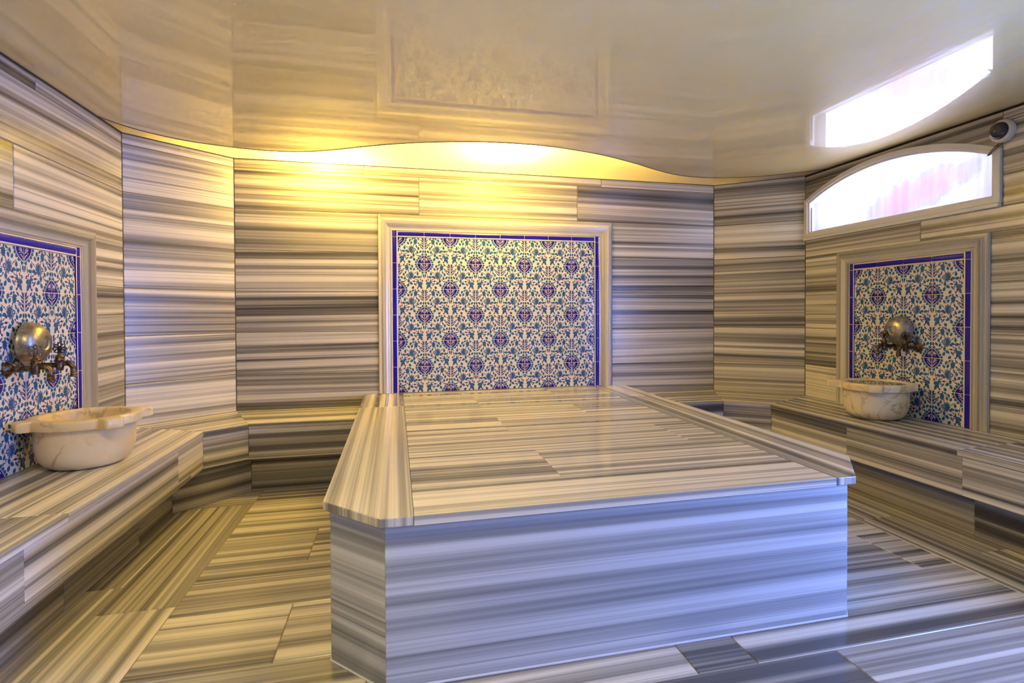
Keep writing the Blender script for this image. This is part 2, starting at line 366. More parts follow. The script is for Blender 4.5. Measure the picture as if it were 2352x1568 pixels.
# ------------------------------------------------------------------ tile panels with floral glaze pattern
TEAL, SLATE, COBALT, WHITE, CREAM, DARK = range(6)
TMATS = [simple('teal_glaze', (.017, .115, .27), .12), simple('slate_glaze', (.05, .105, .27), .12), simple('cobalt_glaze', (.014, .004, .22), .10),
         simple('white_glaze', (.80, .76, .70), .14), simple('cream_glaze', (.80, .74, .635), .14), simple('violet_glaze', (.048, .03, .20), .12),
         simple('tile_grout', (.82, .72, .50), .6)]
def motif():
    """polygons of one 1 x 1 tile: (layer, material, [(x, y)...]); x right, y down"""
    P = []
    def poly(l, mt, pts): P.append((l, mt, [(min(max(x, .004), .996), min(max(y, .004), .996)) for x, y in pts]))
    def leaf(x, y, ln, w, ang, mt=TEAL, vein=True, l=2):
        a = math.radians(ang); c, s = math.cos(a), math.sin(a); k = 7
        if mt == WHITE: w *= .8
        else: ln *= 1.10; w *= 1.16
        up = [(-ln/2 + ln*i/k, w/2*math.sin(math.pi*(i/k)**.8)) for i in range(k+1)]
        pts = up + [(px, -py) for px, py in up[-2:0:-1]]
        poly(l, mt, [(x + px*c - py*s, y + px*s + py*c) for px, py in pts])
        if vein:
            v = [(-ln*.28, 0), (0, w*.10), (ln*.30, 0), (0, -w*.10)]
            poly(l+1, SLATE if mt != SLATE else CREAM, [(x + px*c - py*s, y + px*s + py*c) for px, py in v])
    def disc(x, y, rx, ry=None, mt=TEAL, n=14, l=2, lobes=0, amp=.12, rot=0):
        ry = ry or rx; pts = []
        nn = max(n, lobes*5)
        for i in range(nn):
            t = 2*math.pi*i/nn; k = 1 + (amp*abs(math.sin(lobes*t/2)) - amp*.5 if lobes else 0)
            px, py = rx*k*math.cos(t), ry*k*math.sin(t); c, s = math.cos(rot), math.sin(rot)
            pts.append((x + px*c - py*s, y + px*s + py*c))
        poly(l, mt, pts)
    def stem(pts, w=.016, mt=SLATE, l=1):
        for (x0, y0), (x1, y1) in zip(pts, pts[1:]):
            d = math.hypot(x1-x0, y1-y0) or 1; nx, ny = -(y1-y0)/d*w/2, (x1-x0)/d*w/2
            poly(l, mt, [(x0+nx, y0+ny), (x1+nx, y1+ny), (x1-nx, y1-ny), (x0-nx, y0-ny)])
    # medallion quarters: lower-left quarter at the top right corner, upper-right quarter at the bottom left
    def quarter(low):
        pts = []
        for i in range(15):
            t = i/14
            if low: px, py = .275*math.cos(t*math.pi/2)**.80, .335*t**.92
            else:   px, py = .275*(1 - t)**.65, .315*t
            pts.append((px, py))
        return pts
    lo, hi = quarter(True), quarter(False)
    def put(q, low, k=1.0):
        c = [(0, 0)] + [(x*k, y*k) for x, y in q]
        return [(1-x, y) for x, y in c] if low else [(x, 1-y) for x, y in c]
    for q, low in ((lo, True), (hi, False)):
        poly(4, WHITE, put(q, low, 1.035)); poly(5, COBALT, put(q, low, .965))
        for i in range(5):                       # ring of rosettes hugging the medallion
            j = min(14, int(1 + i*3.0)); x, y = q[j]; n = math.hypot(x, y) or 1
            ox, oy = (x + .052*(x+.08)/math.hypot(x+.08, y+.08), y + .052*(y+.08)/math.hypot(x+.08, y+.08))
            X, Y = (1-ox, oy) if low else (ox, 1-oy)
            disc(X, Y, .040, mt=TEAL, lobes=5, l=3, rot=i); disc(X, Y, .015, mt=SLATE, l=4, n=8)
        for i in range(14):                      # teal band between rosettes
            x0, y0 = q[i]; x1, y1 = q[i+1]
            a = [(x0*1.03, y0*1.03), (x1*1.03, y1*1.03), (x1*1.13, y1*1.13), (x0*1.13, y0*1.13)]
            poly(1, TEAL, [(1-x, y) for x, y in a] if low else [(x, 1-y) for x, y in a])
    # white sprays on the cobalt, lower half: tulips
    for (x, y, ln, w, an) in ((.93, .045, .15, .022, 118), (.90, .055, .15, .022, 128), (.875, .075, .12, .020, 140), (.95, .125, .10, .028, 150), (.865, .13, .05, .03, 10),
                              (.955, .215, .11, .030, 130), (.90, .175, .05, .028, 20), (.975, .27, .06, .018, 110)):
        leaf(x, y, ln, w, 180-an if False else an + 180 - 2*an + 0, WHITE, False, 6)
    # upper half: five-petalled flower
    for a in range(0, 360, 72):
        leaf(.075 + .030*math.cos(math.radians(a)), .845 + .030*math.sin(math.radians(a)), .055, .034, a, WHITE, False, 6)
    disc(.075, .845, .012, mt=COBALT, l=7, n=8)
    for x, y, an in ((.035, .80, 80), (.13, .875, 20), (.03, .91, 100), (.10, .925, 60)): leaf(x, y, .06, .022, an, WHITE, False, 6)
    # spray along the left joint
    stem([(.018, .02), (.03, .46)], .02, SLATE)
    for x, y, ln, an in ((.085, .13, .17, -38), (.055, .06, .15, -72), (.10, .39, .17, -42), (.06, .32, .13, -60), (.07, .22, .13, -45)): leaf(x, y, ln, .045, an, DARK if an < -50 else SLATE, False)
    leaf(.16, .285, .11, .075, 15, SLATE); stem([(.03, .34), (.16, .28), (.26, .20)], .014, DARK)
    leaf(.215, .215, .07, .035, -30, DARK, False)
    # carnation bud, teal
    disc(.335, .165, .066, .105, TEAL, lobes=11, amp=.22, l=3); disc(.335, .165, .040, .075, SLATE, lobes=9, amp=.2, l=4); disc(.335, .165, .030, .06, TEAL, lobes=7, amp=.2, l=5)
    for x, y, ln, w, an in ((.44, .055, .12, .055, 35), (.35, .03, .09, .05, 85), (.225, .05, .13, .05, -50), (.27, .10, .07, .035, -35), (.39, .265, .09, .03, 60)): leaf(x, y, ln, w, an, SLATE, False)
    stem([(.40, .135), (.50, .12), (.56, .17)], .012, DARK)
    for x, y, an in ((.545, .115, 68), (.49, .215, 68), (.615, .225, -60)): leaf(x, y, .125, .072, an)
    stem([(.56, .16), (.53, .20)], .012)
    # large rose
    stem([(.38, .27), (.42, .36)], .016, DARK); stem([(.75, .30), (.60, .42)], .018, SLATE); leaf(.66, .37, .07, .03, 140, SLATE, False)
    disc(.475, .475, .118, .155, SLATE, lobes=9, amp=.22, l=3, rot=.3)
    for a in range(0, 360, 45):
        x, y = .485 + .072*math.cos(math.radians(a)), .475 + .095*math.sin(math.radians(a))
        disc(x, y, .048, .046, WHITE, l=4, n=12); disc(x, y, .041, .039, SLATE, l=5, n=12)
    disc(.49, .475, .05, .06, TEAL, l=6, lobes=7, amp=.15)
    disc(.372, .472, .068, mt=WHITE, lobes=6, l=6, amp=.16); disc(.372, .472, .060, mt=SLATE, lobes=6, l=7, amp=.16); disc(.372, .472, .027, mt=WHITE, l=8, n=10); disc(.372, .472, .014, mt=SLATE, l=9, n=8)
    leaf(.292, .345, .14, .05, -68, SLATE, False); leaf(.50, .34, .07, .03, 80, SLATE, False)
    stem([(.31, .49), (.22, .50)], .014, SLATE)
    for x, y, an in ((.215, .425, -85), (.145, .555, 48), (.258, .575, -72)): leaf(x, y, .125, .072, an)
    leaf(.035, .555, .12, .07, 85)
    # thorny twig under the rose
    stem([(.35, .62), (.28, .69), (.20, .735)], .018, DARK)
    for x, y, an in ((.31, .64, 70), (.25, .70, 10), (.21, .725, 75)): leaf(x, y, .07, .03, an, SLATE, False)
    leaf(.60, .565, .085, .075, 150, DARK, False); stem([(.62, .58), (.78, .70)], .016, DARK); leaf(.70, .64, .08, .03, 40, SLATE, False)
    for x, y, an in ((.748, .395, -88), (.805, .53, -12), (.672, .525, 15)): leaf(x, y, .13, .078, an)
    stem([(.745, .45), (.742, .54), (.77, .69)], .014, SLATE)
    leaf(.975, .49, .16, .06, 80)
    stem([(.90, .40), (.87, .60)], .014, SLATE); leaf(.885, .53, .12, .032, 100, SLATE, False)
    # spiky thistle flower
    disc(.835, .775, .085, .06, TEAL, lobes=9, amp=.25, l=3, rot=-.3); disc(.75, .725, .05, .036, TEAL, lobes=7, amp=.25, l=3); disc(.90, .79, .045, .05, TEAL, lobes=7, amp=.25, l=3)
    disc(.825, .77, .05, .032, SLATE, lobes=7, amp=.2, l=4)
    disc(.845, .70, .030, mt=WHITE, l=5, n=10); disc(.845, .70, .015, mt=SLATE, l=6, n=8)
    for x, y, ln, an in ((.925, .66, .10, 25), (.855, .635, .10, 75), (.77, .66, .08, 50), (.93, .70, .08, 10)): leaf(x, y, ln, .030, an, DARK, False)
    stem([(.72, .71), (.54, .69)], .014, SLATE); leaf(.617, .70, .11, .05, 5, DARK, False); stem([(.54, .69), (.43, .76)], .013, SLATE)
    for x, y, an in ((.405, .695, 85), (.505, .785, 32), (.385, .845, -65)): leaf(x, y, .14, .082, an)
    leaf(.655, .825, .16, .05, 48, SLATE, False); leaf(.71, .79, .07, .035, 20, DARK, False)
    leaf(.795, .885, .13, .055, 105, DARK, False); stem([(.79, .90), (.745, .975)], .014, DARK); leaf(.745, .965, .07, .05, 100, DARK, False)
    leaf(.875, .915, .17, .085, 75); leaf(.90, .96, .10, .05, 60, TEAL, False)
    leaf(.57, .945, .125, .085, -52)
    P.sort(key=lambda q: q[0])
    return P
MOT = motif()

def profile_run(m, pl, prof, pts, closed=False, mat=0, uvk=None):
    pass

def tile_panel(pl, u0, cols, z_top, rows, label, fw=(.10, .10, .10), bw=.046, z_bot=None, frame_out=None, name='tile_panel'):
    """pl: wall plane; u0: left edge of tile field; frame_out: (u_left, u_right, z_top) outer frame edges"""
    T = .2; zb = z_top - rows*T; W = cols*T
    root = empty(name, pl.P(u0 + W/2, zb, 0)); tag(root, label, 'tile panel')
    m = M(); D0 = .004
    m.face([pl.P(u0, zb, D0-.0012), pl.P(u0+W, zb, D0-.0012), pl.P(u0+W, z_top, D0-.0012), pl.P(u0, z_top, D0-.0012)], 6)
    gp = .0022
    for r in range(rows):
        for c in range(cols):
            a, b_, z1, z0 = u0 + c*T + gp/2, u0 + (c+1)*T - gp/2, z_top - r*T - gp/2, z_top - (r+1)*T + gp/2
            jd = R.uniform(-.0003, .0003)
            m.face([pl.P(a, z0, D0+jd), pl.P(b_, z0, D0+jd), pl.P(b_, z1, D0+jd), pl.P(a, z1, D0+jd)], CREAM)
            fl_ = (c + r) % 2 == 0
            for k_, (l, mt, pts) in enumerate(MOT):
                q = [pl.P(a + (b_-a)*((1-x) if fl_ else x), z1 - (z1-z0)*y, D0 + jd + .0001 + 3e-6*k_) for x, y in pts]
                if not fl_: q.reverse()
                m.face(q, mt)
    rel(m.build('tile_field', TMATS), root)
    # rounded cobalt border tiles
    m = M()
    def bead(p0, p1, ax, mt=0, n=7):
        """half-round bar; ax 'h': from (u0,z) to (u1,z) with width upward; 'v': width to the right"""
        (a, z), (b_, w) = p0, p1; rows_ = []
        for i in range(-1, n+2):
            t = min(max(i/n, 0), 1); h = -.002 if i in (-1, n+1) else .006 + .007*math.sin(math.pi*(.04 + .92*t))
            if ax == 'h': rows_.append([pl.P(a, z + (w-z)*t, h), pl.P(b_, z + (w-z)*t, h)])
            else: rows_.append([pl.P(a + (b_-a)*t, z, h), pl.P(a + (b_-a)*t, w, h)])
        if ax == 'h': rows_ = rows_
        m.grid(rows_ if ax == 'v' else rows_, mt)
        for k in (0, 1):
            m.face([r_[k] for r_ in rows_] + [rows_[-1][k] - pl.N*.02, rows_[0][k] - pl.N*.02], mt)
    g_ = .0015
    for c in range(cols): bead((u0 + c*T + g_, z_top + .002), (u0 + (c+1)*T - g_, z_top + bw), 'h')
    for s in (0, 1):
        a = u0 - bw if s == 0 else u0 + W + .002; b_ = a + bw - .002
        for r in range(rows): bead((a, z_top - (r+1)*T + g_), (b_, z_top - r*T - g_), 'v')
        bead((a, z_top + .002), (b_, z_top + bw), 'v')
    m.face([pl.P(u0-bw, zb, .0095), pl.P(u0-.0005, zb, .0095), pl.P(u0-.0005, z_top+bw, .0095), pl.P(u0-bw, z_top+bw, .0095)], 1)
    m.face([pl.P(u0+W+.0005, zb, .0095), pl.P(u0+W+bw, zb, .0095), pl.P(u0+W+bw, z_top+bw, .0095), pl.P(u0+W+.0005, z_top+bw, .0095)], 1)
    m.face([pl.P(u0, z_top+.0005, .0095), pl.P(u0+W, z_top+.0005, .0095), pl.P(u0+W, z_top+bw, .0095), pl.P(u0, z_top+bw, .0095)], 1)
    rel(m.build('border_tiles', [simple('cobalt_border', (.012, .004, .36), .10), TMATS[6]]), root)
    # moulded marble frame: left jamb, head, right jamb with mitred corners
    ol, orr, ot = frame_out; il, ir, it = u0 - bw, u0 + W + bw, z_top + bw
    prof = [(0, -.002), (0, .016), (.06, .020), (.20, .021), (.27, .021), (.30, .027), (.36, .030), (.43, .029), (.55, .026), (.68, .021), (.80, .014), (.88, .011), (.90, .014), (.98, .014), (1.0, .012), (1.0, -.002)]
    def strip(nm, e0, e1, along):
        """e0/e1: ((outer pt),(inner pt)) at each end in (u,z)"""
        m = M(); ou, ov, tn = R.uniform(0, 40), R.uniform(0, 60), R.uniform(.55, .75)
        for i in range(len(prof)-1):
            q = []; uvq = []
            for (t, h), ends in ((prof[i], (e0, e1)), (prof[i+1], (e1, e0))):
                for en in ends:
                    (a, z), (b_, w) = en; pu, pz = a + (b_-a)*t, z + (w-z)*t
                    q.append(pl.P(pu, pz, h)); uvq.append(((pz if along == 'v' else pu) + ou, t*.1 + h*.6 + ov))
            m.face(q, 0, uvq, tn)
        o = m.build(nm, [MFR]); rel(o, root)
        bm = bmesh.new(); bm.from_mesh(o.data); bmesh.ops.remove_doubles(bm, verts=bm.verts, dist=1e-6); bmesh.ops.recalc_face_normals(bm, faces=bm.faces); bm.to_mesh(o.data); bm.free()
    strip('frame_jamb', ((ol, zb), (il, zb)), ((ol, ot), (il, it)), 'v')
    strip('frame_head', ((ol, ot), (il, it)), ((orr, ot), (ir, it)), 'u')
    strip('frame_jamb', ((orr, ot), (ir, it)), ((orr, zb), (ir, zb)), 'v')
    return root

tile_panel(PB, bx(.0132), 8, 1.7403, 6, 'wide blue and white floral tile panel on the back wall behind the platform', frame_out=(bx(-.131), bx(1.769), 1.910))
tile_panel(PRt, ry(3.335), 4, ZB + 1.0 - .001, 5, 'narrow blue floral tile panel on the right wall under the arched window', frame_out=(ry(fr1), ry(fr0), rtop-.001))
tile_panel(PL, ly(2.5247), 4, 1.4585, 5, 'narrow blue floral tile panel on the left wall, cut by the left picture edge', frame_out=(ly(fl0), ly(fl1), ftop-.001))

# ------------------------------------------------------------------ ceiling: glossy film, light panel behind a wavy seam
wave = [(-1.636, 3.560), (-1.575, 3.69), (-1.473, 3.825), (-1.319, 3.940), (-1.17, 4.0), (-1.045, 4.036), (-.892, 4.060), (-.74, 4.058), (-.60, 4.028), (-.459, 3.972), (-.22, 3.832), (-.021, 3.725), (.201, 3.636), (.477, 3.56), (.66, 3.535), (.821, 3.528), (.98, 3.537), (1.135, 3.564), (1.32, 3.612), (1.496, 3.676), (1.758, 3.80), (1.92, 3.893), (2.065, 3.970), (2.21, 4.03), (2.349, 4.063), (2.46, 4.068), (2.585, 4.056), (2.723, 4.019), (2.82, 3.984), (2.914, 3.937), (3.068, 3.82), (3.20, 3.70), (3.292, 3.605)]
def smooth(pts, k=4):
    out = []
    for i in range(len(pts)-1):
        p0, p1, p2, p3 = [Vector(pts[min(max(j, 0), len(pts)-1)]) for j in (i-1, i, i+1, i+2)]
        for s in range(k):
            t = s/k; out.append(tuple(.5*((2*p1) + (p2-p0)*t + (2*p0-5*p1+4*p2-p3)*t*t + (3*p1-p0-3*p2+p3)*t**3)))
    return out + [tuple(pts[-1])]
WV = smooth(wave)
mc, nt, b = mat('ceiling_film'); L = nt.links.new
b.inputs['Specular IOR Level'].default_value = .72
geo = N(nt, 'ShaderNodeNewGeometry')
def noise(sc, det, rg=.6, scale=(1, 1, 1), rot=0):
    mp = N(nt, 'ShaderNodeMapping'); mp.inputs['Scale'].default_value = scale; mp.inputs['Rotation'].default_value = (0, 0, rot)
    n = N(nt, 'ShaderNodeTexNoise'); n.inputs['Scale'].default_value = sc; n.inputs['Detail'].default_value = det; n.inputs['Roughness'].default_value = rg
    L(geo.outputs['Position'], mp.inputs[0]); L(mp.outputs[0], n.inputs['Vector']); return n.outputs[0]
n_sm = noise(3.0, 6, .65, (1, 1, 1))
n_st = noise(26, 6, .7, (1, .32, 1), .5)
n_dr = noise(70, 3, .6, (1, .4, 1), .5)
r1 = ramp(nt, [(.42, (.018,)*3), (.60, (.035,)*3), (.76, (.10,)*3)]); L(n_sm, r1.inputs[0])
r2 = ramp(nt, [(.52, (0,)*3), (.66, (.16,)*3)]); L(n_st, r2.inputs[0])
ad = N(nt, 'ShaderNodeMath', operation='MULTIPLY_ADD'); ad.inputs[1].default_value = .30; L(r2.outputs[0], ad.inputs[0]); L(r1.outputs[0], ad.inputs[2])
L(ad.outputs[0], b.inputs['Coat Roughness']); b.inputs['Coat Weight'].default_value = 1.0; b.inputs['Coat IOR'].default_value = 1.65; b.inputs['Roughness'].default_value = .38
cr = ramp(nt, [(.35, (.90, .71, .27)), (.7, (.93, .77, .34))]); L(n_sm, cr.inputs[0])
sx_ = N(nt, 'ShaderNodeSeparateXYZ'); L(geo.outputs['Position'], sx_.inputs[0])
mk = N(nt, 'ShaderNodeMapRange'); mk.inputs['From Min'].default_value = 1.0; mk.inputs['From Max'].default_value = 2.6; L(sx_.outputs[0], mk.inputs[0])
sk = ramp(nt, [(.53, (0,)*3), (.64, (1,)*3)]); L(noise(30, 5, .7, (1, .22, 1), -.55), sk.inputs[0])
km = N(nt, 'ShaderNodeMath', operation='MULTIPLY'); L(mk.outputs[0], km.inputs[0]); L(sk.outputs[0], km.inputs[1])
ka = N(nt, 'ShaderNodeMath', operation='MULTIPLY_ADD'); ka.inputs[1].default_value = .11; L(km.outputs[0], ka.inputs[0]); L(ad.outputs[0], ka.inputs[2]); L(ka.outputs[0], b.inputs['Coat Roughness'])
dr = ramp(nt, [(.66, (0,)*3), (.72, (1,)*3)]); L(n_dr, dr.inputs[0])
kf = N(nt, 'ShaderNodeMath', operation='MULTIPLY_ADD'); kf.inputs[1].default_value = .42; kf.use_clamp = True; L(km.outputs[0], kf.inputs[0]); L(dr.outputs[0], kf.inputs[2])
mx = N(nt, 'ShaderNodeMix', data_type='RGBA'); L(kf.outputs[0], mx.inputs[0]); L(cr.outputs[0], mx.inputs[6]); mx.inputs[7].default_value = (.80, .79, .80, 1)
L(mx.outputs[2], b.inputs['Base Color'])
m = M(); poly = [(XL, YR), (XR, YR)] + WV[::-1]
m.face([(x, y, ZC) for x, y in poly][::-1], 0)
tag(m.build('ceiling', [mc]), kind='structure')
# light panel
lp = tag(empty('ceiling_light_panel', (.8, 3.9, ZC)), 'glowing yellow wavy-edged light panel in the ceiling along the back wall', 'ceiling light')
mt_, nt, b = mat('diffuser_film'); L = nt.links.new; out = nt.nodes['Material Output']
tr = N(nt, 'ShaderNodeBsdfTranslucent'); tr.inputs[0].default_value = (.95, .82, .48, 1)
b.inputs['Base Color'].default_value = (.72, .64, .50, 1); b.inputs['Roughness'].default_value = .12; b.inputs['Specular IOR Level'].default_value = .5
ms = N(nt, 'ShaderNodeMixShader'); ms.inputs[0].default_value = .5; L(b.outputs[0], ms.inputs[1]); L(tr.outputs[0], ms.inputs[2])
tp = N(nt, 'ShaderNodeBsdfTransparent'); tp.inputs[0].default_value = (1, .86, .55, 1); m3 = N(nt, 'ShaderNodeMixShader'); m3.inputs[0].default_value = .06
L(ms.outputs[0], m3.inputs[1]); L(tp.outputs[0], m3.inputs[2]); L(m3.outputs[0], out.inputs[0])
m = M(); bpoly = WV + [D, C, B, A]
m.face([(x, y, ZC) for x, y in bpoly], 0); o = m.build('diffuser', [mt_]); rel(o, lp)
m = M(); ring = WV + [D, C, B, A]; hz = .20
for i in range(len(ring)):
    p, q = ring[i], ring[(i+1) % len(ring)]
    m.face([(*p, ZC+.001), (*q, ZC+.001), (*q, ZC+hz), (*p, ZC+hz)], 0)
m.face([(x, y, ZC+hz) for x, y in ring], 0); rel(m.build('housing', [simple('housing_white', (.85, .80, .68), .7)]), lp)
m = M(); m.tube([(x, y, ZC-.001) for x, y in WV], .0028, n=6); rel(m.build('seam', [simple('seam_dark', (.07, .055, .035), .5)]), lp)

# ------------------------------------------------------------------ wall top joints
def trim(name, p, q, h, col, th=.006):
    pl = Plane(p, q); m = M()
    c = (pl.P(0, ZC - h/2, th/2) + pl.P(pl.len, ZC - h/2, th/2))/2
    m.box(c, (pl.len, th, h), rot=Matrix.Rotation(math.atan2(pl.U.y, pl.U.x), 3, 'Z'))
    tag(m.build(name, [simple(name + '_joint', col, .8)]), kind='structure')
trim('trim_1', (XL, YR), (XL, 3.856), .006, (.06, .045, .03))
trim('trim_2', D, (XR, YR), .013, (.022, .016, .006))
trim('trim_3', B, C, .004, (.10, .075, .045)); trim('trim_4', A, B, .004, (.09, .06, .04)); trim('trim_5', C, D, .004, (.12, .09, .06))

# ------------------------------------------------------------------ windows
mg, nt, b = mat('frosted_glass'); L = nt.links.new; out = nt.nodes['Material Output']
geo = N(nt, 'ShaderNodeNewGeometry')
def gnoise(sc, det, scale=(1, 1, 1), off=0):
    mp = N(nt, 'ShaderNodeMapping'); mp.inputs['Scale'].default_value = scale; mp.inputs['Location'].default_value = (off,)*3
    n = N(nt, 'ShaderNodeTexNoise'); n.inputs['Scale'].default_value = sc; n.inputs['Detail'].default_value = det
    L(geo.outputs['Position'], mp.inputs[0]); L(mp.outputs[0], n.inputs['Vector']); return n.outputs[0]
mp_ = N(nt, 'ShaderNodeMapping', vector_type='TEXTURE'); mp_.inputs['Location'].default_value = (XR, 2.86, 1.93); mp_.inputs['Rotation'].default_value = (-.22, 0, 0); mp_.inputs['Scale'].default_value = (1, .36, .105)
L(geo.outputs['Position'], mp_.inputs[0]); vl = N(nt, 'ShaderNodeVectorMath', operation='LENGTH'); L(mp_.outputs[0], vl.inputs[0])
ns_ = N(nt, 'ShaderNodeMath', operation='MULTIPLY_ADD'); ns_.inputs[1].default_value = 1.5; L(gnoise(7, 4, (1, 1, 1), 4.2), ns_.inputs[0]); L(vl.outputs['Value'], ns_.inputs[2])
pk = ramp(nt, [(.55, (.98, .62, .66)), (.72, (.88, .68, .76)), (.88, (.78, .76, .90)), (1.0, (1, 1, 1))])
hv_ = N(nt, 'ShaderNodeMath', operation='MULTIPLY'); hv_.inputs[1].default_value = .5; L(ns_.outputs[0], hv_.inputs[0]); L(hv_.outputs[0], pk.inputs[0])
st = ramp(nt, [(.38, (.86, .85, .97)), (.6, (1, 1, 1))]); L(gnoise(6, 5, (1, 4, .5), 1.0), st.inputs[0])
mu = N(nt, 'ShaderNodeMix', data_type='RGBA', blend_type='MULTIPLY'); mu.inputs[0].default_value = 1; L(pk.outputs[0], mu.inputs[6]); L(st.outputs[0], mu.inputs[7])
tp = N(nt, 'ShaderNodeBsdfTransparent'); L(mu.outputs[2], tp.inputs[0])
tl = N(nt, 'ShaderNodeBsdfTranslucent'); L(mu.outputs[2], tl.inputs[0])
gl = N(nt, 'ShaderNodeBsdfGlossy'); gl.inputs['Roughness'].default_value = .2
a1 = N(nt, 'ShaderNodeMixShader'); a1.inputs[0].default_value = .35; L(tp.outputs[0], a1.inputs[1]); L(tl.outputs[0], a1.inputs[2])
a2 = N(nt, 'ShaderNodeMixShader'); a2.inputs[0].default_value = .05; L(a1.outputs[0], a2.inputs[1]); L(gl.outputs[0], a2.inputs[2]); L(a2.outputs[0], out.inputs[0])
PVC = simple('window_pvc', (.74, .72, .68), .32)
def window(name, w):
    root = empty(name, (XR, (w[0]+w[1])/2, WZ0)); tag(root, kind='structure')
    n = 40
    def outline(ins, zb):
        ya, yb_ = w[0] - ins, w[1] + ins; pts = [(ry(ya), zb)]
        top = []
        for i in range(n+1):
            t = i/n; tt = (ins/1.5) + t*(1 - 2*ins/1.5)
            top.append((ry(w[0] + (w[1]-w[0])*tt), arch_z(tt, WZS, WZT) - ins*1.0))
        return pts + top + [(ry(yb_), zb)]
    def ring(m, o1, d1, o2, d2):
        k = len(o1)
        for i in range(k):
            j = (i+1) % k
            m.face([PRt.P(*o1[j], d1), PRt.P(*o1[i], d1), PRt.P(*o2[i], d2), PRt.P(*o2[j], d2)], 0)
    m = M(); a, b_, c_, d_ = outline(0, WZ0+.02), outline(.003, WZ0+.023), outline(.034, WZ0+.048), outline(.050, WZ0+.066)
    ring(m, a, -.004, a, .016); ring(m, a, .016, b_, .019); ring(m, b_, .019, c_, .019); ring(m, c_, .019, c_, .010); ring(m, c_, .010, d_, .006); ring(m, d_, .006, d_, -.04)
    o = m.build('window_frame', [PVC]); rel(o, root)
    bm = bmesh.new(); bm.from_mesh(o.data); bmesh.ops.remove_doubles(bm, verts=bm.verts, dist=1e-6); bmesh.ops.recalc_face_normals(bm, faces=bm.faces); bm.to_mesh(o.data); bm.free()
    m = M(); m.box(PRt.P(ry((w[0]+w[1])/2), WZ0 + .008, .012), (.030, abs(w[0]-w[1]) - .006, .022)); rel(m.build('window_sill', [PVC], bevel=.003), root)
    m = M(); m.face([PRt.P(*p, -.012) for p in outline(.046, WZ0+.064)][::-1], 0); rel(m.build('window_pane', [mg]), root)
    m = M(); y1 = w[0] - .058; m.box((XR + .008, y1, (WZ0 + .068 + 2.0)/2), (.006, .004, 2.0 - WZ0 - .068)); rel(m.build('window_gasket', [simple('gasket', (.02, .025, .06), .5)]), root)
    # daylight outside the glass
    ld = bpy.data.lights.new('daylight', 'AREA'); ld.shape = 'RECTANGLE'; ld.size = 1.42; ld.size_y = .46
    lo = bpy.data.objects.new('daylight', ld); COL.objects.link(lo); lo.location = (XR + .16, (w[0]+w[1])/2, WZ0 + .25)
    lo.rotation_euler = (math.radians(90), 0, math.radians(90)); return ld
day1 = window('window_1', W1)
dr = tag(empty('door_1', (XR, .45, 0)), kind='structure')
m = M(); w_ = .06
for c_, d_ in (((XR+.01, DR[0]-w_/2, DR[2]/2), (.06, w_, DR[2])), ((XR+.01, DR[1]+w_/2, DR[2]/2), (.06, w_, DR[2])), ((XR+.01, .45, DR[2]-w_/2), (.06, 1-2*w_, w_)), ((XR+.01, .45, .06), (.06, 1-2*w_, .12))): m.box(c_, d_)
rel(m.build('door_frame', [PVC], bevel=.003), dr)
m = M(); m.face([(XR+.02, DR[0]-w_, .12), (XR+.02, DR[1]+w_, .12), (XR+.02, DR[1]+w_, DR[2]-w_), (XR+.02, DR[0]-w_, DR[2]-w_)], 0); rel(m.build('door_pane', [mg]), dr)
m = M(); m.tube([(XR-.03, .06, 1.0), (XR-.06, .06, 1.0), (XR-.06, .16, 1.0)], .009); rel(m.build('door_handle', [PVC]), dr)
day2 = bpy.data.lights.new('daylight', 'AREA'); day2.shape = 'RECTANGLE'; day2.size = 1.0; day2.size_y = 1.6
lo = bpy.data.objects.new('daylight', day2); COL.objects.link(lo); lo.location = (XR + .14, .45, .86); lo.rotation_euler = (math.radians(90), 0, math.radians(90))

# ------------------------------------------------------------------ security camera
TAU = 2*math.pi
sc_ = tag(empty('security_camera', (XR, 2.325, 2.150)), 'white dome security camera at the upper right corner of the arched window', 'camera')
Tm = Matrix.Translation((XR, 2.325, 2.150)) @ Matrix.Rotation(math.radians(-90), 4, 'Y')
m = M(); m.lathe([(.0, .0), (.062, .0), (.064, .006), (.064, .016), (.061, .028), (.053, .036), (.047, .037)], Tm, 40); rel(m.build('base', [simple('camera_white', (.78, .72, .60), .4)]), sc_)
m = M(); m.lathe([(.048, .036)] + [(.047*math.cos(a), .037 + .040*math.sin(a)) for a in [i*math.pi/2/10 for i in range(10)]] + [(.0005, .077)], Tm, 40)
md = simple('smoked_dome', (.025, .022, .03), .06, spec=.8); rel(m.build('dome', [md]), sc_)
m = M(); m.tube([(XR-.01, 2.325 + .02, 2.09), (XR-.028, 2.345, 2.075), (XR-.036, 2.365, 2.055), (XR-.034, 2.39, 2.03), (XR-.030, 2.383, 2.032), (XR-.032, 2.36, 2.05), (XR-.026, 2.34, 2.066), (XR-.01, 2.325, 2.088)], .0028, n=8)
rel(m.build('cable', [simple('cable_brown', (.10, .06, .02), .5)]), sc_)

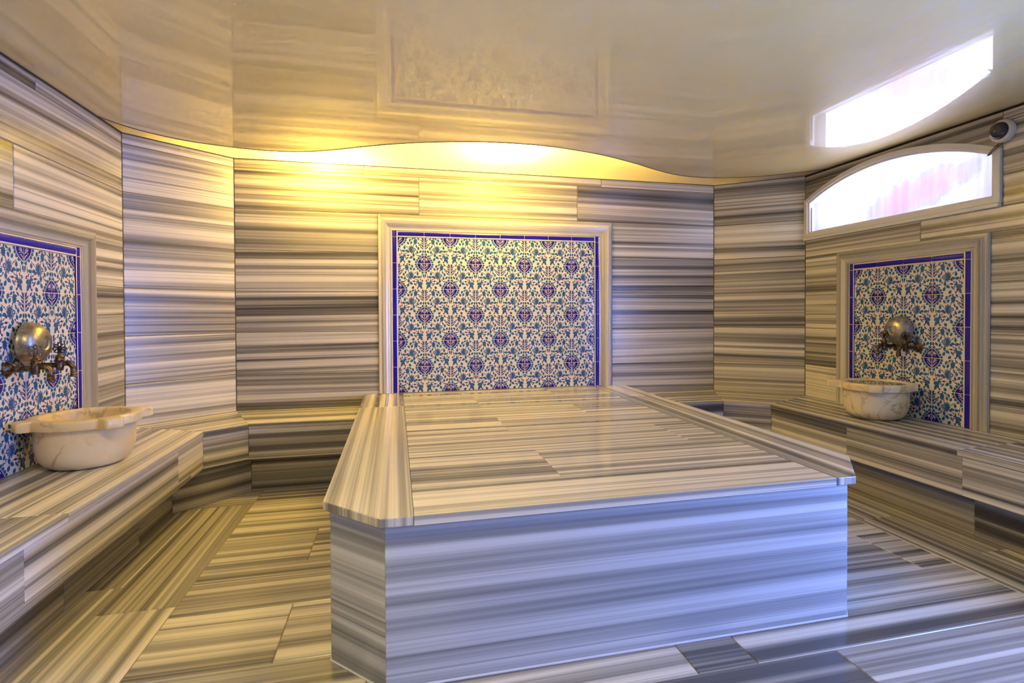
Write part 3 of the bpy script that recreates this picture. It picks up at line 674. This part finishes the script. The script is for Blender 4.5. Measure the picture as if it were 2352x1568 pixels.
# ------------------------------------------------------------------ marble basins
mb, nt, b = mat('cream_marble'); L = nt.links.new
tc = N(nt, 'ShaderNodeNewGeometry')
def bn(sc, det, off=0, dist=0):
    mp = N(nt, 'ShaderNodeMapping'); mp.inputs['Location'].default_value = (off,)*3; n = N(nt, 'ShaderNodeTexNoise'); n.inputs['Scale'].default_value = sc; n.inputs['Detail'].default_value = det; n.inputs['Distortion'].default_value = dist
    L(tc.outputs['Position'], mp.inputs[0]); L(mp.outputs[0], n.inputs['Vector']); return n.outputs[0]
base = ramp(nt, [(.35, (.80, .60, .28)), (.62, (.86, .75, .49))]); L(bn(5, 3), base.inputs[0])
vn = ramp(nt, [(.475, (0,)*3), (.497, (1,)*3), (.503, (1,)*3), (.525, (0,)*3)]); L(bn(6, 5, 7.3, .6), vn.inputs[0])
vm = ramp(nt, [(.36, (0,)*3), (.54, (.8,)*3)]); L(bn(3.5, 2, 2.0), vm.inputs[0])
vv = N(nt, 'ShaderNodeMath', operation='MULTIPLY'); L(vn.outputs[0], vv.inputs[0]); L(vm.outputs[0], vv.inputs[1])
mx = N(nt, 'ShaderNodeMix', data_type='RGBA'); L(vv.outputs[0], mx.inputs[0]); L(base.outputs[0], mx.inputs[6]); mx.inputs[7].default_value = (.50, .36, .15, 1)
L(mx.outputs[2], b.inputs['Base Color']); b.inputs['Roughness'].default_value = .28
b.inputs['Subsurface Weight'].default_value = .12; b.inputs['Subsurface Radius'].default_value = (.02, .015, .008); b.inputs['Subsurface Scale'].default_value = .5
def basin(cx, cy, label, lugs):
    n = 288; rim, hw = .213, .043
    def RO(t):
        r = rim
        for a, lug in lugs:
            d = (t - math.radians(a) + math.pi) % TAU - math.pi
            if abs(d) < .6:
                cx_, sx = math.cos(d), abs(math.sin(d)); p = 9
                r = max(r, ((cx_/lug)**p + (sx/hw)**p)**(-1/p))
        return r
    prof = [(.001, 0), (.115, 0), (.128, .002), (.150, .014), (.168, .034), (.180, .060), (.186, .090), (.188, .13), (.188, .186), ('o', .188, -.006), ('o', .191, -.001), ('o', .195, 0), ('o', .224, 0), ('o', .230, -.003), ('o', .233, -.009),
            (.172, .233), (.167, .230), (.164, .222), (.158, .15), (.140, .08), (.10, .05), (.05, .042), (.001, .040)]
    rows_ = []
    for p in prof:
        if p[0] == 'o': rows_.append([(cx + (RO(TAU*k/n)+p[2])*math.cos(TAU*k/n), cy + (RO(TAU*k/n)+p[2])*math.sin(TAU*k/n), ZB + p[1]) for k in range(n)])
        else: rows_.append([(cx + p[0]*math.cos(TAU*k/n), cy + p[0]*math.sin(TAU*k/n), ZB + p[1]) for k in range(n)])
    m = M(); m.grid(rows_, 0, close=True); o = m.build('washbasin', [mb]); tag(o, label, 'basin')
    md_ = o.modifiers.new('e', 'EDGE_SPLIT'); md_.split_angle = math.radians(50); return o
basin(-1.408, 2.945, 'cream marble washbasin with square lugs standing on the left bench', ((42, .264), (-42, .262), (138, .23), (222, .255)))
basin(3.052, 2.925, 'cream marble washbasin holding water on the right bench', ((136, .276), (224, .258), (45, .23), (316, .228)))
m = M(); m.face([(3.052 + .1660*math.cos(TAU*k/64), 2.925 + .1660*math.sin(TAU*k/64), ZB + .2265) for k in range(64)], 0)
wm, nt, b = mat('basin_water'); b.inputs['Base Color'].default_value = (.85, .92, .88, 1); b.inputs['Roughness'].default_value = .02; b.inputs['Transmission Weight'].default_value = 1; b.inputs['IOR'].default_value = 1.33
tag(m.build('water', [wm]), 'still clear water in the washbasin on the right bench', 'water')

# ------------------------------------------------------------------ taps and hanging metal bowls
mbr, nt, b = mat('aged_brass'); L = nt.links.new; geo = N(nt, 'ShaderNodeNewGeometry')
n = N(nt, 'ShaderNodeTexNoise'); n.inputs['Scale'].default_value = 60; n.inputs['Detail'].default_value = 4; L(geo.outputs['Position'], n.inputs['Vector'])
r = ramp(nt, [(.35, (.055, .035, .020)), (.55, (.17, .11, .055)), (.72, (.40, .29, .15))]); L(n.outputs[0], r.inputs[0]); L(r.outputs[0], b.inputs['Base Color']); b.inputs['Metallic'].default_value = .85; b.inputs['Roughness'].default_value = .34
mti, nt, b = mat('tinned_copper'); L = nt.links.new; geo = N(nt, 'ShaderNodeNewGeometry')
n = N(nt, 'ShaderNodeTexNoise'); n.inputs['Scale'].default_value = 34; n.inputs['Detail'].default_value = 6; n.inputs['Roughness'].default_value = .7; L(geo.outputs['Position'], n.inputs['Vector'])
r = ramp(nt, [(.35, (.26, .22, .17)), (.55, (.43, .40, .35)), (.7, (.62, .60, .56))]); L(n.outputs[0], r.inputs[0]); L(r.outputs[0], b.inputs['Base Color']); b.inputs['Metallic'].default_value = .9
rr = ramp(nt, [(.3, (.45,)*3), (.7, (.28,)*3)]); L(n.outputs[0], rr.inputs[0]); L(rr.outputs[0], b.inputs['Roughness'])
bp = N(nt, 'ShaderNodeBump'); bp.inputs['Strength'].default_value = .25; bp.inputs['Distance'].default_value = .001; L(n.outputs[0], bp.inputs['Height']); L(bp.outputs[0], b.inputs['Normal'])
MBRK = simple('blackened_handle', (.035, .025, .018), .38, metal=.7)
def tap(loc, rz, hrot, label, hm, tilt_=0):
    """local +X points out of the wall"""
    root = tag(empty('tap', loc, rz), label, 'tap', 'old brass basin taps')
    X = Matrix.Rotation(math.radians(90), 4, 'Y')
    m = M(); m.lathe([(.0005, 0), (.031, 0), (.034, .003), (.034, .006), (.028, .009), (.026, .013), (.020, .015), (.019, .020), (.0135, .022)], X, 32); m.build('flange', [mbr], root)
    m = M(); m.lathe([(.0135, .020), (.0125, .03), (.0125, .092), (.014, .095)], X, 20)                     # supply arm
    m.lathe([(.0005, -.026), (.011, -.026), (.014, -.022), (.0155, -.010), (.0165, .010), (.0165, .020), (.019, .022), (.019, .027), (.0165, .029), (.0165, .033), (.018, .035), (.018, .039), (.012, .043), (.009, .046), (.008, .056), (.0005, .057)], Matrix.Translation((.106, 0, 0)), 24)
    m.build('valve_body', [mbr], root)
    m = M(); path = [(.112, 0, .004), (.128, 0, .008), (.142, 0, .006), (.154, 0, -.004), (.160, 0, -.018), (.161, 0, -.030)]
    m.tube(path, [.011, .0115, .0115, .0115, .0115, .0115], n=16)
    m.lathe([(.010, -.030), (.0145, -.030), (.0145, -.034), (.0125, -.036), (.0125, -.039), (.0145, -.041), (.0145, -.046), (.0125, -.048), (.0145, -.050), (.0145, -.055), (.0105, -.056), (.009, -.050)], Matrix.Translation((.161, 0, 0)), 20)
    m.build('spout', [mbr], root)
    m = M(); H = Matrix.Translation((.106, 0, .078)) @ Matrix.Rotation(hrot, 4, 'Z')
    m.tube([H @ Vector((0, 0, -.022)), H @ Vector((0, 0, -.006))], [.006, .008], n=10)
    for k in range(7):
        a = math.radians(90 + (k-3)*48); cx_, cz = .0165*math.cos(a), .0165*math.sin(a)
        pts = []
        for i in range(13):
            t = TAU*i/12; lx, lz = .0088*math.cos(t), .0062*math.sin(t)
            pts.append(H @ Vector((cx_ + lx*math.cos(a) - lz*math.sin(a), 0, cz + lx*math.sin(a) + lz*math.cos(a))))
        m.tube(pts, .0024, n=7, caps=False)
    m.lathe([(.0005, -.004), (.007, -.004), (.008, 0), (.007, .004), (.0005, .004)], H @ Matrix.Rotation(math.radians(90), 4, 'X'), 14)
    m.build('handle', [hm], root)
    return root
zt = .919
tap((XL+.005, 2.799, zt), 0, math.radians(48), 'left brass tap over the left basin, handle in front of the hanging bowl', mbr)
tap((XL+.005, 2.974, zt), 0, math.radians(22), 'right brass tap over the left basin, with the black flower handle', MBRK)
tap((XR-.005, 2.982, zt), math.pi, math.radians(-66), 'left brass tap over the right basin, beside the hanging bowl', MBRK)
tap((XR-.005, 2.825, zt), math.pi, math.radians(-68), 'right brass tap over the right basin, handle in front of the hanging bowl', MBRK)
def dish(x, y, z, sgn, label):
    T_ = Matrix.Translation((x, y, z)) @ Matrix.Rotation(sgn*math.radians(90), 4, 'Y') @ Matrix.Rotation(math.radians(0), 4, 'X')
    m = M(); m.lathe([(.092, .004), (.098, 0), (.0985, .002), (.0975, .006), (.0955, .009), (.094, .018), (.088, .034), (.076, .049), (.060, .059), (.046, .0635), (.040, .0645), (.037, .0655), (.0345, .0645), (.032, .0655), (.029, .0655), (.026, .062), (.020, .0595), (.010, .0585), (.0005, .058)], T_, 48)
    m.lathe([(.092, .004), (.090, .018), (.084, .032), (.072, .046), (.045, .060), (.0005, .062)], T_, 48)
    return tag(m.build('metal_bowl', [mti]), label, 'bowl')
dish(XL + .029, 2.905, 1.022, 1, 'round tinned metal bowl hung upright behind the taps on the left wall')
dish(XR - .029, 2.938, 1.024, -1, 'round tinned metal bowl hung upright behind the taps on the right wall')

# ------------------------------------------------------------------ lights
def light(name, t, loc, energy, col, **k):
    l = bpy.data.lights.new(name, t); l.energy = energy; l.color = col
    for a, b_ in k.items(): setattr(l, a, b_)
    o = bpy.data.objects.new(name, l); o.location = loc; COL.objects.link(o); return o
WARM = (1.0, .80, .21)
light('panel_lamp', 'POINT', (.74, 3.74, ZC+.062), 58, WARM, shadow_soft_size=.03)
light('panel_lamp', 'POINT', (-.50, 4.14, ZC+.058), 56, WARM, shadow_soft_size=.03)
light('added_warm_fill', 'AREA', (-.5, .9, ZC-.02), 20, (1.0, .78, .30), shape='DISK', size=.5)  # added warm fill light, out of view; stands for no actual lamp
day1.energy, day1.color = 9, (.72, .74, 1.0)
day2.energy, day2.color = 165, (.20, .34, 1.0)
w = bpy.data.worlds.new('World'); scn.world = w; w.use_nodes = True
w.node_tree.nodes['Background'].inputs[0].default_value = (.6, .7, 1, 1); w.node_tree.nodes['Background'].inputs[1].default_value = .0

# ------------------------------------------------------------------ camera
f_, cx_, cy_ = 1248.82, 1213.79, 736.09
yaw, pitch, roll = [math.radians(a) for a in (13.6484, .8116, -.2405)]
fw_ = Vector((math.sin(yaw)*math.cos(pitch), math.cos(yaw)*math.cos(pitch), -math.sin(pitch)))
rt_ = Vector((math.cos(yaw), -math.sin(yaw), 0)); up_ = rt_.cross(fw_)
r2, u2 = rt_*math.cos(roll) + up_*math.sin(roll), -rt_*math.sin(roll) + up_*math.cos(roll)
cd = bpy.data.cameras.new('camera'); cam = bpy.data.objects.new('camera', cd); COL.objects.link(cam)
mtx = Matrix((r2, u2, -fw_)).transposed().to_4x4(); mtx.translation = (0, 0, 1.1521); cam.matrix_world = mtx
cd.sensor_fit = 'HORIZONTAL'; cd.sensor_width = 36; cd.lens = f_*36/2352
cd.shift_x = -(cx_-1176)/2352; cd.shift_y = (cy_-784)/2352; cd.clip_start = .02
scn.camera = cam
vs = scn.view_settings; vs.view_transform = 'Standard'; vs.look = 'None'; vs.gamma = 1; vs.use_curve_mapping = False; vs.exposure = 0.58
